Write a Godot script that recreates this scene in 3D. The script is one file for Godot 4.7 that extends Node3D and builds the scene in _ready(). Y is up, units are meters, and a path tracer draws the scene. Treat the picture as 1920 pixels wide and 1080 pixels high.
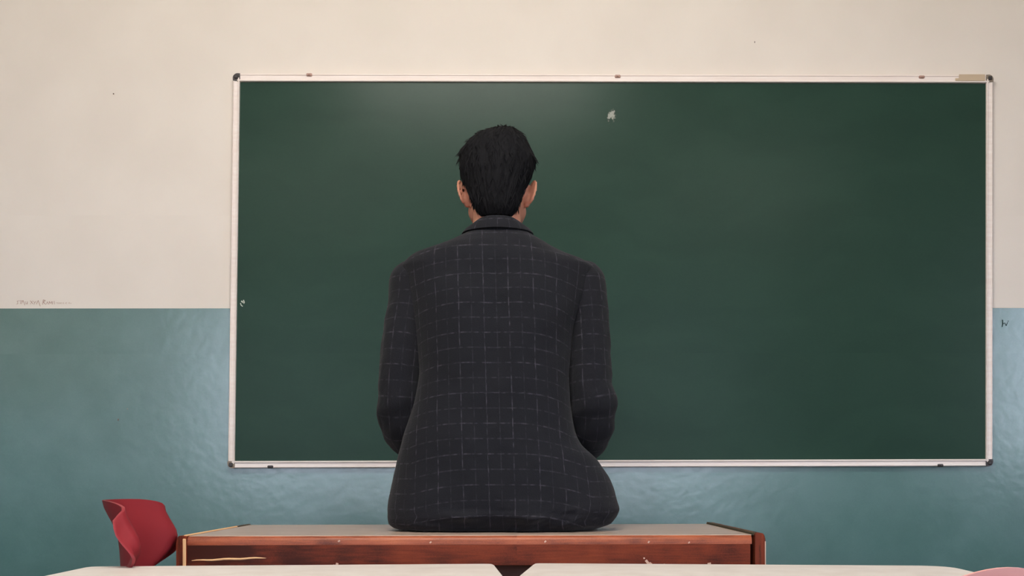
extends Node3D
# A classroom seen from the desks: a person sits on the teacher's table with the back to the camera, facing a green chalkboard.

const FRONT := -3.211      # plane of the front wall
const LEFT := -3.3
const RIGHT := 3.3
const BACK := 3.7
const CEIL := 3.05
var M := {}
var used := {}

# ------------------------------------------------------------------ mesh helpers
class MB:
	var v := PackedVector3Array()
	var uv := PackedVector2Array()
	var idx := PackedInt32Array()
	func p(a: Vector3, t := Vector2.ZERO) -> int:
		v.append(a); uv.append(t)
		return v.size() - 1
	func tri(a: int, b: int, c: int) -> void:
		idx.append(a); idx.append(b); idx.append(c)
	func quad(a: int, b: int, c: int, d: int) -> void:
		tri(a, b, c); tri(a, c, d)
	func poly(pts: Array) -> void:
		var s := []
		for q in pts: s.append(p(q))
		for i in range(1, pts.size() - 1): tri(s[0], s[i], s[i + 1])
	# box with chamfered edges
	func box(lo: Vector3, hi: Vector3, b := 0.002, xf := Transform3D()) -> void:
		var c := (lo + hi) / 2.0
		var h := (hi - lo) / 2.0
		b = minf(b, minf(h.x, minf(h.y, h.z)) * 0.9)
		var start := idx.size()
		var P := func(sx, sy, sz, ax): # the vertex of a corner that lies on the face across axis ax
			var q := Vector3(sx * (h.x - b), sy * (h.y - b), sz * (h.z - b))
			if ax == 0: q.x = sx * h.x
			elif ax == 1: q.y = sy * h.y
			else: q.z = sz * h.z
			return xf * (c + q)
		var faces := []
		for s in [-1, 1]:
			faces.append([[s, -1, -1, 0], [s, 1, -1, 0], [s, 1, 1, 0], [s, -1, 1, 0]])
			faces.append([[-1, s, -1, 1], [1, s, -1, 1], [1, s, 1, 1], [-1, s, 1, 1]])
			faces.append([[-1, -1, s, 2], [1, -1, s, 2], [1, 1, s, 2], [-1, 1, s, 2]])
		for a in [-1, 1]:
			for d in [-1, 1]:
				faces.append([[a, d, -1, 0], [a, d, 1, 0], [a, d, 1, 1], [a, d, -1, 1]])
				faces.append([[a, -1, d, 0], [a, 1, d, 0], [a, 1, d, 2], [a, -1, d, 2]])
				faces.append([[-1, a, d, 1], [1, a, d, 1], [1, a, d, 2], [-1, a, d, 2]])
				for e in [-1, 1]:
					faces.append([[a, d, e, 0], [a, d, e, 1], [a, d, e, 2]])
		var cc: Vector3 = xf * c
		for f in faces:
			var q := []
			for k in f: q.append(P.call(k[0], k[1], k[2], k[3]))
			var n: Vector3 = (q[2] - q[0]).cross(q[1] - q[0])
			var m := Vector3.ZERO
			for k in q: m += k
			if n.dot(m / q.size() - cc) < 0: q.reverse()
			poly(q)
		assert(idx.size() > start)
	# rings of equal length; closed rings carry their first point again at the end
	func loft(rings: Array, uvs: Array, cap0 := false, cap1 := false) -> void:
		var n: int = rings[0].size()
		var base := v.size()
		for r in rings.size():
			for i in n: p(rings[r][i], uvs[r][i] if uvs.size() else Vector2(float(i) / n, r * 0.1))
		for r in rings.size() - 1:
			for i in n - 1:
				var a := base + r * n + i
				quad(a, a + 1, a + n + 1, a + n)
		for e in 2:
			if (e == 0 and cap0) or (e == 1 and cap1):
				var r: int = 0 if e == 0 else rings.size() - 1
				var m := Vector3.ZERO
				for i in n - 1: m += rings[r][i]
				var ci := p(m / (n - 1), uvs[r][0] if uvs.size() else Vector2.ZERO)
				for i in n - 1:
					var a := base + r * n + i
					if e == 0: tri(ci, a + 1, a)
					else: tri(ci, a, a + 1)
	# straight extrusion of a 2D outline (x along ax, y along ay) from a to b
	func extrude(outline: PackedVector2Array, a: Vector3, b: Vector3, ax: Vector3, ay: Vector3) -> void:
		var n := outline.size()
		for i in n:
			var o := outline[i]
			var w := outline[(i + 1) % n]
			var s := [p(a + ax * o.x + ay * o.y), p(a + ax * w.x + ay * w.y), p(b + ax * w.x + ay * w.y), p(b + ax * o.x + ay * o.y)]
			quad(s[0], s[1], s[2], s[3])
		var t := Geometry2D.triangulate_polygon(outline)
		var area := 0.0
		for i in n: area += outline[i].cross(outline[(i + 1) % n])
		for i in range(0, t.size(), 3):
			var q := [outline[t[i]], outline[t[i + 1]], outline[t[i + 2]]]
			var s: float = (q[1] - q[0]).cross(q[2] - q[0])
			if s * area < 0: q.reverse()
			var u := []
			for o in q: u.append(p(a + ax * o.x + ay * o.y))
			tri(u[0], u[2], u[1])
			u = []
			for o in q: u.append(p(b + ax * o.x + ay * o.y))
			tri(u[0], u[1], u[2])
	# round tube along a path with a radius for each point
	func tube(path: PackedVector3Array, radii: Array, sides := 10, capped := true) -> void:
		var rings := []
		var uvs := []
		var up := Vector3.UP
		var run := 0.0
		for i in path.size():
			var t := (path[mini(i + 1, path.size() - 1)] - path[maxi(i - 1, 0)]).normalized()
			if i == 0 and absf(t.dot(up)) > 0.9: up = Vector3.RIGHT
			var x := up.cross(t).normalized()
			up = t.cross(x).normalized()
			var ring := PackedVector3Array()
			var ruv := PackedVector2Array()
			if i > 0: run += path[i].distance_to(path[i - 1])
			var rr: float = radii[mini(i, radii.size() - 1)]
			for k in sides + 1:
				var an := TAU * k / sides
				ring.append(path[i] + (x * cos(an) + up * sin(an)) * rr)
				ruv.append(Vector2(an * rr, run))
			rings.append(ring); uvs.append(ruv)
		loft(rings, uvs, capped, capped)
	# flat handwriting stroke on a wall that faces +z
	func stroke(pts: Array, w: float) -> void:
		for i in pts.size() - 1:
			var a: Vector3 = pts[i]
			var b: Vector3 = pts[i + 1]
			var d := (b - a).normalized()
			var s := Vector3(-d.y, d.x, 0) * w / 2.0
			var e := d * w * 0.3
			poly([a - e - s, a - e + s, b + e + s, b + e - s])
	func volume() -> float:
		var s := 0.0
		for i in range(0, idx.size(), 3): s += v[idx[i]].dot(v[idx[i + 1]].cross(v[idx[i + 2]]))
		return s
	func mesh(crease := 40.0, closed := true) -> ArrayMesh:
		if closed and volume() > 0.0:  # Godot's front faces run clockwise
			for i in range(0, idx.size(), 3):
				var t := idx[i + 1]
				idx[i + 1] = idx[i + 2]
				idx[i + 2] = t
		var ids := {}
		var pid := PackedInt32Array()
		pid.resize(v.size())
		for i in v.size():
			var k := Vector3i((v[i] * 20000.0).round())
			if not ids.has(k): ids[k] = ids.size()
			pid[i] = ids[k]
		var nt := idx.size() / 3
		var fn := PackedVector3Array()
		fn.resize(nt)
		var sum := PackedVector3Array()
		sum.resize(ids.size())
		for t in nt:
			var a := v[idx[t * 3]]
			var n := (v[idx[t * 3 + 2]] - a).cross(v[idx[t * 3 + 1]] - a)
			fn[t] = n
			for k in 3: sum[pid[idx[t * 3 + k]]] += n
		var ov := PackedVector3Array()
		var on := PackedVector3Array()
		var ou := PackedVector2Array()
		ov.resize(nt * 3); on.resize(nt * 3); ou.resize(nt * 3)
		var at := []
		if crease < 170.0:
			at.resize(ids.size())
			for t in nt:
				for k in 3:
					var q := pid[idx[t * 3 + k]]
					if at[q] == null: at[q] = [t]
					else: at[q].append(t)
		var cc := cos(deg_to_rad(crease))
		for t in nt:
			for k in 3:
				var i := idx[t * 3 + k]
				ov[t * 3 + k] = v[i]
				ou[t * 3 + k] = uv[i]
				var n := Vector3.ZERO
				if crease >= 170.0: n = sum[pid[i]]
				else:
					var me := fn[t].normalized()
					for o in at[pid[i]]:
						if me.dot(fn[o].normalized()) > cc: n += fn[o]
					if n == Vector3.ZERO: n = fn[t]
				on[t * 3 + k] = n.normalized() if n.length() > 1e-20 else Vector3.UP
		var arr := []
		arr.resize(Mesh.ARRAY_MAX)
		arr[Mesh.ARRAY_VERTEX] = ov
		arr[Mesh.ARRAY_NORMAL] = on
		arr[Mesh.ARRAY_TEX_UV] = ou
		var am := ArrayMesh.new()
		am.add_surface_from_arrays(Mesh.PRIMITIVE_TRIANGLES, arr)
		return am

# a distance field on a grid, joined by a smooth minimum and meshed as surface nets
class Net:
	var lo: Vector3
	var c: float
	var nx: int
	var ny: int
	var nz: int
	var f := PackedFloat32Array()
	func _init(a: Vector3, b: Vector3, cell: float) -> void:
		lo = a; c = cell
		nx = int((b.x - a.x) / c) + 2; ny = int((b.y - a.y) / c) + 2; nz = int((b.z - a.z) / c) + 2
		f.resize(nx * ny * nz)
		f.fill(1.0)
	func put(i: int, d: float, k: float, sub: bool) -> void:
		var o := f[i]
		if sub:
			var h := maxf(k - absf(o + d), 0.0) / k
			f[i] = maxf(o, -d) + h * h * k * 0.25
		else:
			var h := maxf(k - absf(o - d), 0.0) / k
			f[i] = minf(o, d) - h * h * k * 0.25
	func cap(a: Vector3, b: Vector3, ra: float, rb: float, k := 0.01, sub := false) -> void:
		var m := maxf(ra, rb) + k + 2.5 * c
		var p0 := a.min(b) - Vector3.ONE * m
		var p1 := a.max(b) + Vector3.ONE * m
		var ab := b - a
		var l2 := maxf(ab.length_squared(), 1e-9)
		for z in range(maxi(0, int((p0.z - lo.z) / c)), mini(nz, int((p1.z - lo.z) / c) + 1)):
			for y in range(maxi(0, int((p0.y - lo.y) / c)), mini(ny, int((p1.y - lo.y) / c) + 1)):
				for x in range(maxi(0, int((p0.x - lo.x) / c)), mini(nx, int((p1.x - lo.x) / c) + 1)):
					var q := lo + Vector3(x, y, z) * c - a
					var t := clampf(q.dot(ab) / l2, 0.0, 1.0)
					put((z * ny + y) * nx + x, (q - ab * t).length() - lerpf(ra, rb, t), k, sub)
	func ell(o: Vector3, r: Vector3, k := 0.01, turn := Basis(), sub := false) -> void:
		var m := maxf(r.x, maxf(r.y, r.z)) + k + 2.5 * c
		var inv := turn.inverse()
		for z in range(maxi(0, int((o.z - m - lo.z) / c)), mini(nz, int((o.z + m - lo.z) / c) + 1)):
			for y in range(maxi(0, int((o.y - m - lo.y) / c)), mini(ny, int((o.y + m - lo.y) / c) + 1)):
				for x in range(maxi(0, int((o.x - m - lo.x) / c)), mini(nx, int((o.x + m - lo.x) / c) + 1)):
					var q := inv * (lo + Vector3(x, y, z) * c - o) / r
					var k0 := q.length()
					var k1 := (q / r).length()
					put((z * ny + y) * nx + x, k0 * (k0 - 1.0) / maxf(k1, 1e-6), k, sub)
	func add_to(mb: MB, xf := Transform3D(), uvs := 1.0) -> void:
		var id := {}
		for z in nz - 1:
			for y in ny - 1:
				for x in nx - 1:
					var o := (z * ny + y) * nx + x
					var f0 := f[o]
					if absf(f0) > 2.2 * c: continue
					var s := 0
					var vals := [f0, f[o + 1], f[o + nx], f[o + nx + 1], f[o + nx * ny], f[o + nx * ny + 1], f[o + nx * ny + nx], f[o + nx * ny + nx + 1]]
					for k in 8:
						if vals[k] < 0.0: s += 1
					if s == 0 or s == 8: continue
					var m := Vector3.ZERO
					var n := 0
					for e in EDGES:
						var a: float = vals[e[0]]
						var b: float = vals[e[1]]
						if (a < 0.0) != (b < 0.0):
							m += (CORNER[e[0]] as Vector3).lerp(CORNER[e[1]], a / (a - b))
							n += 1
					var w: Vector3 = xf * (lo + (Vector3(x, y, z) + m / n) * c)
					id[o] = mb.p(w, Vector2(w.x, w.y) * uvs)
		var sx := 1
		var sy := nx
		var sz := nx * ny
		for o in id:
			for ax in 3:
				var da: int = [sx, sy, sz][ax]
				var db: int = [sy, sz, sx][ax]
				var dc: int = [sz, sx, sy][ax]
				if (f[o] < 0.0) == (f[o + da] < 0.0): continue
				if not (id.has(o - db) and id.has(o - dc) and id.has(o - db - dc)): continue
				if f[o] < 0.0: mb.quad(id[o], id[o - db], id[o - db - dc], id[o - dc])
				else: mb.quad(id[o], id[o - dc], id[o - db - dc], id[o - db])
	const CORNER := [Vector3(0, 0, 0), Vector3(1, 0, 0), Vector3(0, 1, 0), Vector3(1, 1, 0), Vector3(0, 0, 1), Vector3(1, 0, 1), Vector3(0, 1, 1), Vector3(1, 1, 1)]
	const EDGES := [[0, 1], [2, 3], [4, 5], [6, 7], [0, 2], [1, 3], [4, 6], [5, 7], [0, 4], [1, 5], [2, 6], [3, 7]]

# ------------------------------------------------------------------ naming helpers
func part(called: String, m: Mesh, mat: Material, parent: Node, label := "") -> MeshInstance3D:
	var o := MeshInstance3D.new()
	o.mesh = m
	o.material_override = mat
	o.name = called
	parent.add_child(o, true)
	if label: o.set_meta("label", label)
	return o

func thing(called: String, label: String, category: String, at: Vector3, turn := 0.0, group := "") -> Node3D:
	var o := Node3D.new()
	var n: int = used.get(called, 0)
	used[called] = n + 1
	o.name = called if n == 0 else "%s_%03d" % [called, n]
	add_child(o)
	o.position = at
	o.rotation.y = turn
	o.set_meta("label", label)
	o.set_meta("category", category)
	if group: o.set_meta("group", group)
	return o

func setting(called: String, label: String, category: String, m: Mesh, mat: Material) -> MeshInstance3D:
	var o := part(called, m, mat, self, label)
	o.set_meta("kind", "structure")
	o.set_meta("category", category)
	return o

func box_mesh(lo: Vector3, hi: Vector3, b := 0.002) -> ArrayMesh:
	var mb := MB.new()
	mb.box(lo, hi, b)
	return mb.mesh(10.0)

# Catmull-Rom through rows of numbers, t from 0 to rows - 1
func row_at(rows: Array, t: float) -> Array:
	var i := clampi(int(t), 0, rows.size() - 2)
	var u := t - i
	var a: Array = rows[maxi(i - 1, 0)]
	var b: Array = rows[i]
	var c: Array = rows[i + 1]
	var d: Array = rows[mini(i + 2, rows.size() - 1)]
	var o := []
	for k in b.size(): o.append(cubic_interpolate(b[k], c[k], a[k], d[k], u) * 0.6 + lerpf(b[k], c[k], u) * 0.4)
	return o

# ------------------------------------------------------------------ materials
func std(albedo: Color, rough: float, spec := 0.5) -> StandardMaterial3D:
	var m := StandardMaterial3D.new()
	m.albedo_color = albedo
	m.roughness = rough
	m.metallic_specular = spec
	return m

func rgb(r: float, g: float, b: float) -> Color:
	return Color(r / 255.0, g / 255.0, b / 255.0)

func noise_tex(seed_: int, freq: float, size := 512, oct := 4) -> NoiseTexture2D:
	var n := FastNoiseLite.new()
	n.seed = seed_
	n.noise_type = FastNoiseLite.TYPE_SIMPLEX_SMOOTH
	n.frequency = freq
	n.fractal_octaves = oct
	var t := NoiseTexture2D.new()
	t.width = size
	t.height = size
	t.seamless = true
	t.noise = n
	return t

# colour varied between two tones by layered noise, stretched along x by sx and along y by sy
func tone_image(seed_: int, w: int, h: int, sx: float, sy: float, tones: Array, fine := 0.0, warp := 0.0) -> ImageTexture:
	var n := FastNoiseLite.new()
	n.seed = seed_
	n.noise_type = FastNoiseLite.TYPE_SIMPLEX_SMOOTH
	n.frequency = 1.0
	n.fractal_octaves = 4
	var g := RandomNumberGenerator.new()
	g.seed = seed_
	var im := Image.create(w, h, false, Image.FORMAT_RGB8)
	for y in h:
		for x in w:
			var a := float(x) / w
			var b := float(y) / h
			var bend := n.get_noise_2d(a * 3.0 + 40.0, b * 3.0) * warp
			# blended over the edges so that it repeats without a seam
			var t0 := n.get_noise_2d(a * sx, (b + bend) * sy)
			var t1 := n.get_noise_2d((a - 1.0) * sx, (b + bend) * sy)
			var t := lerpf(t0, t1, smoothstep(0.8, 1.0, a))
			t = clampf(0.5 + t * 0.9 + g.randf_range(-fine, fine), 0.0, 0.9999) * (tones.size() - 1)
			var i := int(t)
			im.set_pixel(x, y, (tones[i] as Color).lerp(tones[i + 1], t - i))
	return ImageTexture.create_from_image(im)

# varnished boards: fine grain along x, soft blotches and the dark stain at the left end of the table
func wood_image(seed_: int, dark: Color, mid: Color, light: Color, stain: float) -> ImageTexture:
	var n := FastNoiseLite.new()
	n.seed = seed_
	n.noise_type = FastNoiseLite.TYPE_SIMPLEX_SMOOTH
	n.frequency = 1.0
	n.fractal_octaves = 3
	var g := RandomNumberGenerator.new()
	g.seed = seed_
	var im := Image.create(1024, 256, false, Image.FORMAT_RGB8)
	for y in 256:
		for x in 1024:
			var a := x / 1024.0
			var b := y / 256.0
			var t := 0.5 + n.get_noise_2d(a * 14.0, b * 60.0) * 0.22 + n.get_noise_2d(a * 9.0 + 50.0, b * 3.0) * 0.45 + g.randf_range(-0.1, 0.1)
			var left := smoothstep(0.42, 0.46, a) * smoothstep(0.80, 0.56, a)
			t -= stain * left * (0.38 + n.get_noise_2d(a * 12.0, b * 6.0 + 90.0) * 0.3)
			t = clampf(t, 0.0, 1.0)
			im.set_pixel(x, y, dark.lerp(mid, t * 2.0) if t < 0.5 else mid.lerp(light, t * 2.0 - 1.0))
	return ImageTexture.create_from_image(im)

func plaid() -> ImageTexture:
	# 4 x 4 pairs of stripes: a strong and a faint one in turn, worn and broken along their length
	var size := 1024
	var n := FastNoiseLite.new()
	n.seed = 5
	n.frequency = 0.012
	n.fractal_octaves = 3
	var g := RandomNumberGenerator.new()
	g.seed = 9
	var im := Image.create(size, size, false, Image.FORMAT_RGB8)
	var base := rgb(25, 25, 29)
	var line := rgb(60, 57, 64)
	var step := size / 8
	for y in size:
		for x in size:
			var a := absf(fposmod(x + step * 0.5, step) - step * 0.5)
			var b := absf(fposmod(y + step * 0.5, step) - step * 0.5)
			var kx := 1.0 if int(round(float(x) / step)) % 2 == 0 else 0.5
			var ky := 1.0 if int(round(float(y) / step)) % 2 == 0 else 0.62
			var wx := clampf(0.65 + n.get_noise_2d(x * 0.5, y) * 1.5, 0.1, 1.3)
			var wy := clampf(0.65 + n.get_noise_2d(x, y * 0.5 + 700.0) * 1.5, 0.08, 1.3)
			var s := maxf(smoothstep(8.0, 3.0, a) * kx * wx, smoothstep(8.0, 3.0, b) * ky * wy)
			if a < 8.0 and b < 8.0: s *= 1.25
			var twill := 0.06 * sin((x + y) * TAU / 8.0) + g.randf_range(-0.07, 0.07)
			im.set_pixel(x, y, base.lerp(line, clampf(s * 0.68 + twill + 0.06, 0.0, 1.0)))
	return ImageTexture.create_from_image(im)

func smudge_image() -> ImageTexture:
	var n := FastNoiseLite.new()
	n.seed = 31
	n.frequency = 0.09
	n.fractal_octaves = 4
	var im := Image.create(64, 64, false, Image.FORMAT_RGBA8)
	for y in 64:
		for x in 64:
			var u := (x - 33.0) / 24.0
			var w := (y - 30.0) / 29.0
			var d := 1.0 - sqrt(u * u * 1.1 + w * w) - maxf(0.0, -u - w) * 0.5
			d -= 0.9 * exp(-((x - 34.0) * (x - 34.0) / 50.0 + (y - 50.0) * (y - 50.0) / 130.0))
			im.set_pixel(x, y, Color(0.68, 0.69, 0.65, clampf(d * 2.0 + 0.1 + n.get_noise_2d(x, y) * 1.0, 0.0, 1.0) * 0.8))
	return ImageTexture.create_from_image(im)

func triplanar(m: StandardMaterial3D, scale: Vector3, world := true) -> StandardMaterial3D:
	m.uv1_triplanar = true
	m.uv1_world_triplanar = world
	m.uv1_scale = scale
	m.uv1_triplanar_sharpness = 4.0
	return m

func materials() -> void:
	var m := std(rgb(231, 220, 211), 0.75, 0.3)
	m.albedo_texture = tone_image(3, 512, 512, 5, 5, [Color(0.98, 0.977, 0.975), Color(1, 1, 1)], 0.05)
	m.heightmap_enabled = true
	m.heightmap_texture = noise_tex(4, 0.03)
	m.heightmap_scale = 0.03
	M.cream = triplanar(m, Vector3.ONE * 0.6)
	m = std(rgb(77, 112, 109), 0.24, 0.707)
	m.albedo_texture = tone_image(7, 512, 512, 6, 6, [Color(0.88, 0.93, 0.92), Color(1, 1, 1)], 0.16)
	m.heightmap_enabled = true
	m.heightmap_texture = noise_tex(8, 0.06)
	m.heightmap_scale = 0.03
	m.clearcoat_enabled = true
	m.clearcoat = 0.7
	m.clearcoat_roughness = 0.26
	M.dado = triplanar(m, Vector3.ONE * 0.8)
	M.ceiling = std(rgb(236, 234, 228), 0.9, 0.3)
	m = std(Color.WHITE, 0.4, 0.4)
	m.albedo_texture = tone_image(12, 512, 512, 30, 30, [rgb(66, 61, 56), rgb(90, 84, 78), rgb(112, 106, 98)], 0.12)
	M.floor = triplanar(m, Vector3.ONE)
	m = std(rgb(40, 63, 53), 0.28, 0.215)
	m.albedo_texture = tone_image(15, 512, 512, 4, 7, [Color(0.93, 0.94, 0.94), Color(1, 1, 1)], 0.2, 0.1)
	M.board = triplanar(m, Vector3(0.5, 0.8, 0.5))
	m = std(Color.WHITE, 0.6, 0.4)
	m.albedo_texture = tone_image(16, 256, 64, 3, 8, [rgb(236, 220, 213), rgb(244, 232, 226)], 0.03)
	M.rail = triplanar(m, Vector3(1, 8, 8))
	M.black_plastic = std(rgb(52, 46, 46), 0.5)
	M.worn_plastic = std(rgb(126, 112, 98), 0.6)
	M.clip = std(rgb(176, 140, 128), 0.5)
	M.tape = std(rgb(196, 172, 146), 0.5)
	m = std(Color.WHITE, 0.95, 0.1)
	m.albedo_texture = smudge_image()
	m.transparency = BaseMaterial3D.TRANSPARENCY_ALPHA
	M.smudge = m
	M.chalk = std(rgb(205, 208, 196), 0.95, 0.1)
	M.ink_brown = std(rgb(168, 130, 116), 0.9, 0.1)
	M.ink_faint = std(rgb(196, 170, 154), 0.9, 0.1)
	M.ink_dark = std(rgb(26, 44, 44), 0.8, 0.1)
	M.speck = std(rgb(110, 90, 84), 0.8, 0.1)
	# varnished wood, grain along x
	var dark := rgb(60, 26, 18)
	var mid := rgb(108, 46, 28)
	var light := rgb(136, 62, 36)
	m = std(Color.WHITE, 0.5, 0.28)
	m.albedo_texture = wood_image(21, dark, mid, light, 1.0)
	M.wood = triplanar(m, Vector3(0.8, 3.2, 3.2))
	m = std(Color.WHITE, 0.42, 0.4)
	m.albedo_texture = wood_image(25, rgb(96, 44, 28), rgb(150, 76, 48), rgb(178, 98, 64), 0.4)  # lighter orange nose: partly wear, partly light from above put into the colour
	M.wood_nose_worn_lit = triplanar(m, Vector3(0.8, 3.2, 3.2))
	m = std(Color.WHITE, 0.5, 0.28)
	m.albedo_texture = tone_image(22, 256, 1024, 22, 5, [dark, mid, mid, light], 0.08)
	M.wood_upright = triplanar(m, Vector3(3.2, 0.8, 3.2))
	m = std(Color.WHITE, 0.6, 0.4)
	m.albedo_texture = tone_image(23, 512, 256, 4, 18, [rgb(86, 56, 48), rgb(116, 74, 60)], 0.08)
	M.wood_panel = triplanar(m, Vector3(0.8, 2, 2))
	m = std(Color.WHITE, 0.32, 0.5)
	m.albedo_texture = tone_image(24, 512, 512, 6, 24, [rgb(164, 140, 124), rgb(186, 162, 146), rgb(194, 172, 156)], 0.06, 0.02)
	M.top = triplanar(m, Vector3(0.8, 1, 2.5))
	M.raw_wood = std(rgb(232, 186, 138), 0.8, 0.2)
	M.chip = std(rgb(206, 172, 154), 0.8, 0.2)
	M.edge_dark = std(rgb(74, 66, 52), 0.6, 0.3)
	m = std(Color.WHITE, 0.45, 0.5)
	m.albedo_texture = tone_image(26, 256, 256, 6, 6, [rgb(220, 208, 200), rgb(230, 220, 213)], 0.1)
	M.desk_white = triplanar(m, Vector3.ONE * 2.0)
	M.desk_edge = std(rgb(214, 190, 182), 0.5)
	M.metal_grey = std(rgb(120, 122, 118), 0.4)
	M.metal_grey.metallic = 0.6
	m = std(rgb(136, 34, 42), 0.5, 0.5)
	m.subsurf_scatter_enabled = false
	M.red_plastic = m
	M.pink_plastic = std(rgb(246, 176, 168), 0.35, 0.5)
	# person
	m = std(Color.WHITE, 0.92, 0.2)
	m.albedo_texture = plaid()
	m.uv1_scale = Vector3(1.0 / 0.2217, 1.0 / 0.2652, 1.0)
	m.heightmap_enabled = true
	m.heightmap_texture = noise_tex(41, 0.12, 512, 3)
	m.heightmap_scale = 0.05
	m.rim_enabled = true
	m.rim = 0.1
	m.rim_tint = 0.5
	M.jacket = m
	M.lining = std(rgb(40, 38, 46), 0.8, 0.2)
	m = std(rgb(205, 140, 115), 0.55, 0.4)
	m.subsurf_scatter_enabled = true
	m.subsurf_scatter_strength = 0.15
	M.skin = m
	m = std(Color.WHITE, 0.75, 0.18)
	m.albedo_texture = tone_image(51, 256, 256, 60, 5, [rgb(14, 14, 16), rgb(24, 23, 26)], 0.1)
	m.uv1_scale = Vector3(1, 1, 1)
	M.hair = m
	M.trousers = std(rgb(44, 44, 52), 0.9, 0.2)
	M.shoe = std(rgb(36, 30, 28), 0.35)
	M.eye_white = std(rgb(232, 228, 222), 0.2)
	M.iris = std(rgb(48, 32, 24), 0.2)
	# room fittings
	M.white_paint = std(rgb(232, 230, 224), 0.5)
	m = std(rgb(220, 228, 232), 0.05)
	m.albedo_color.a = 0.08
	m.transparency = BaseMaterial3D.TRANSPARENCY_ALPHA
	M.glass = m
	m = std(Color.WHITE, 0.4)
	m.emission_enabled = true
	m.emission = Color(1.0, 0.95, 0.87)
	m.emission_energy_multiplier = 2.0
	M.diffuser = m
	M.door = std(rgb(150, 112, 84), 0.5)
	M.concrete = std(rgb(150, 150, 142), 0.9, 0.2)

# ------------------------------------------------------------------ the room
func wall_with_openings(mb: MB, x0: float, x1: float, y0: float, y1: float, holes: Array, z0: float, z1: float, xf := Transform3D()) -> void:
	var x := x0
	for h in holes:
		mb.box(Vector3(x, y0, z0), Vector3(h[0], y1, z1), 0.0005, xf)
		if h[2] > y0: mb.box(Vector3(h[0], y0, z0), Vector3(h[1], minf(h[2], y1), z1), 0.0005, xf)
		if h[3] < y1: mb.box(Vector3(h[0], maxf(h[3], y0), z0), Vector3(h[1], y1, z1), 0.0005, xf)
		x = h[1]
	mb.box(Vector3(x, y0, z0), Vector3(x1, y1, z1), 0.0005, xf)

const DADO := 1.387
const SIDE_HOLE := [-1.2, 1.0, 0.95, 2.6]
const HOLES := [[-2.95, -1.45, 0.85, 2.6], [-1.1, 0.4, 0.85, 2.6], [0.75, 2.25, 0.85, 2.6]]

func room() -> void:
	setting("floor", "grey terrazzo classroom floor", "floor", box_mesh(Vector3(LEFT - 0.2, -0.2, FRONT - 0.2), Vector3(RIGHT + 0.2, 0, BACK + 0.2)), M.floor)
	setting("ceiling", "plain off-white classroom ceiling", "ceiling", box_mesh(Vector3(LEFT - 0.2, CEIL, FRONT - 0.2), Vector3(RIGHT + 0.2, CEIL + 0.2, BACK + 0.2)), M.ceiling)
	var w := setting("wall_front", "cream plaster wall behind the chalkboard with a teal painted lower half", "wall", box_mesh(Vector3(LEFT, 0, FRONT - 0.2), Vector3(RIGHT, CEIL, FRONT), 0.0005), M.cream)
	part("painted_dado", box_mesh(Vector3(LEFT, 0, FRONT - 0.001), Vector3(RIGHT, DADO, FRONT + 0.0012), 0.0008), M.dado, w, "teal gloss paint band below the cream plaster")
	writing(w)
	var s := setting("wall_left", "cream and teal side wall left of the desks", "wall", box_mesh(Vector3(LEFT - 0.2, 0, FRONT - 0.2), Vector3(LEFT, CEIL, BACK + 0.2), 0.0005), M.cream)
	part("painted_dado", box_mesh(Vector3(LEFT - 0.001, 0, FRONT), Vector3(LEFT + 0.0012, DADO, BACK), 0.0008), M.dado, s)
	var side := Transform3D(Basis(Vector3.UP, PI / 2), Vector3(RIGHT, 0, 0))   # x of the opening runs towards -z
	var rw := MB.new()
	wall_with_openings(rw, -BACK - 0.2, -FRONT + 0.2, 0, CEIL, [SIDE_HOLE], 0.0, 0.2, side)
	s = setting("wall_right", "cream and teal side wall right of the desks with one window", "wall", rw.mesh(10.0), M.cream)
	rw = MB.new()
	wall_with_openings(rw, -BACK, -FRONT, 0, DADO, [SIDE_HOLE], -0.0012, 0.001, side)
	part("painted_dado", rw.mesh(10.0), M.dado, s)
	var mb := MB.new()
	wall_with_openings(mb, LEFT, RIGHT, 0, CEIL, HOLES, BACK, BACK + 0.2)
	s = setting("wall_back", "cream and teal wall behind the camera with three windows", "wall", mb.mesh(10.0), M.cream)
	mb = MB.new()
	wall_with_openings(mb, LEFT, RIGHT, 0, DADO, HOLES, BACK - 0.0012, BACK + 0.001)
	part("painted_dado", mb.mesh(10.0), M.dado, s)
	for i in HOLES.size(): window("window_%d" % (i + 1), "white framed window in the back wall, %s one" % ["left", "middle", "right"][i], HOLES[i], Transform3D(Basis(), Vector3(0, 0, BACK + 0.1)))
	window("window_4", "white framed window in the right side wall", SIDE_HOLE, side.translated_local(Vector3(0, 0, 0.1)))
	lamp("white fluorescent batten nearest the chalkboard", Vector3(-0.2, CEIL, -1.02), 4.7)
	lamp("white fluorescent batten over the left rear desks", Vector3(-1.5, CEIL, 1.2), 1.6)
	lamp("white fluorescent batten over the right rear desks", Vector3(1.6, CEIL, 1.2), 1.6)

func window(called: String, label: String, h: Array, xf: Transform3D) -> void:
	var mb := MB.new()
	for x in [h[0], (h[0] + h[1]) / 2.0 - 0.03, h[1] - 0.06]: mb.box(Vector3(x, h[2], -0.03), Vector3(x + 0.06, h[3], 0.03), 0.004, xf)
	for y in [h[2], h[2] + 1.05, h[3] - 0.06]: mb.box(Vector3(h[0], y, -0.028), Vector3(h[1], y + 0.06, 0.028), 0.004, xf)
	var win := setting(called, label, "window", mb.mesh(10.0), M.white_paint)
	mb = MB.new()
	mb.box(Vector3(h[0] + 0.03, h[2] + 0.03, -0.003), Vector3(h[1] - 0.03, h[3] - 0.03, 0.003), 0.0005, xf)
	part("pane", mb.mesh(10.0), M.glass, win)

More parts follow.
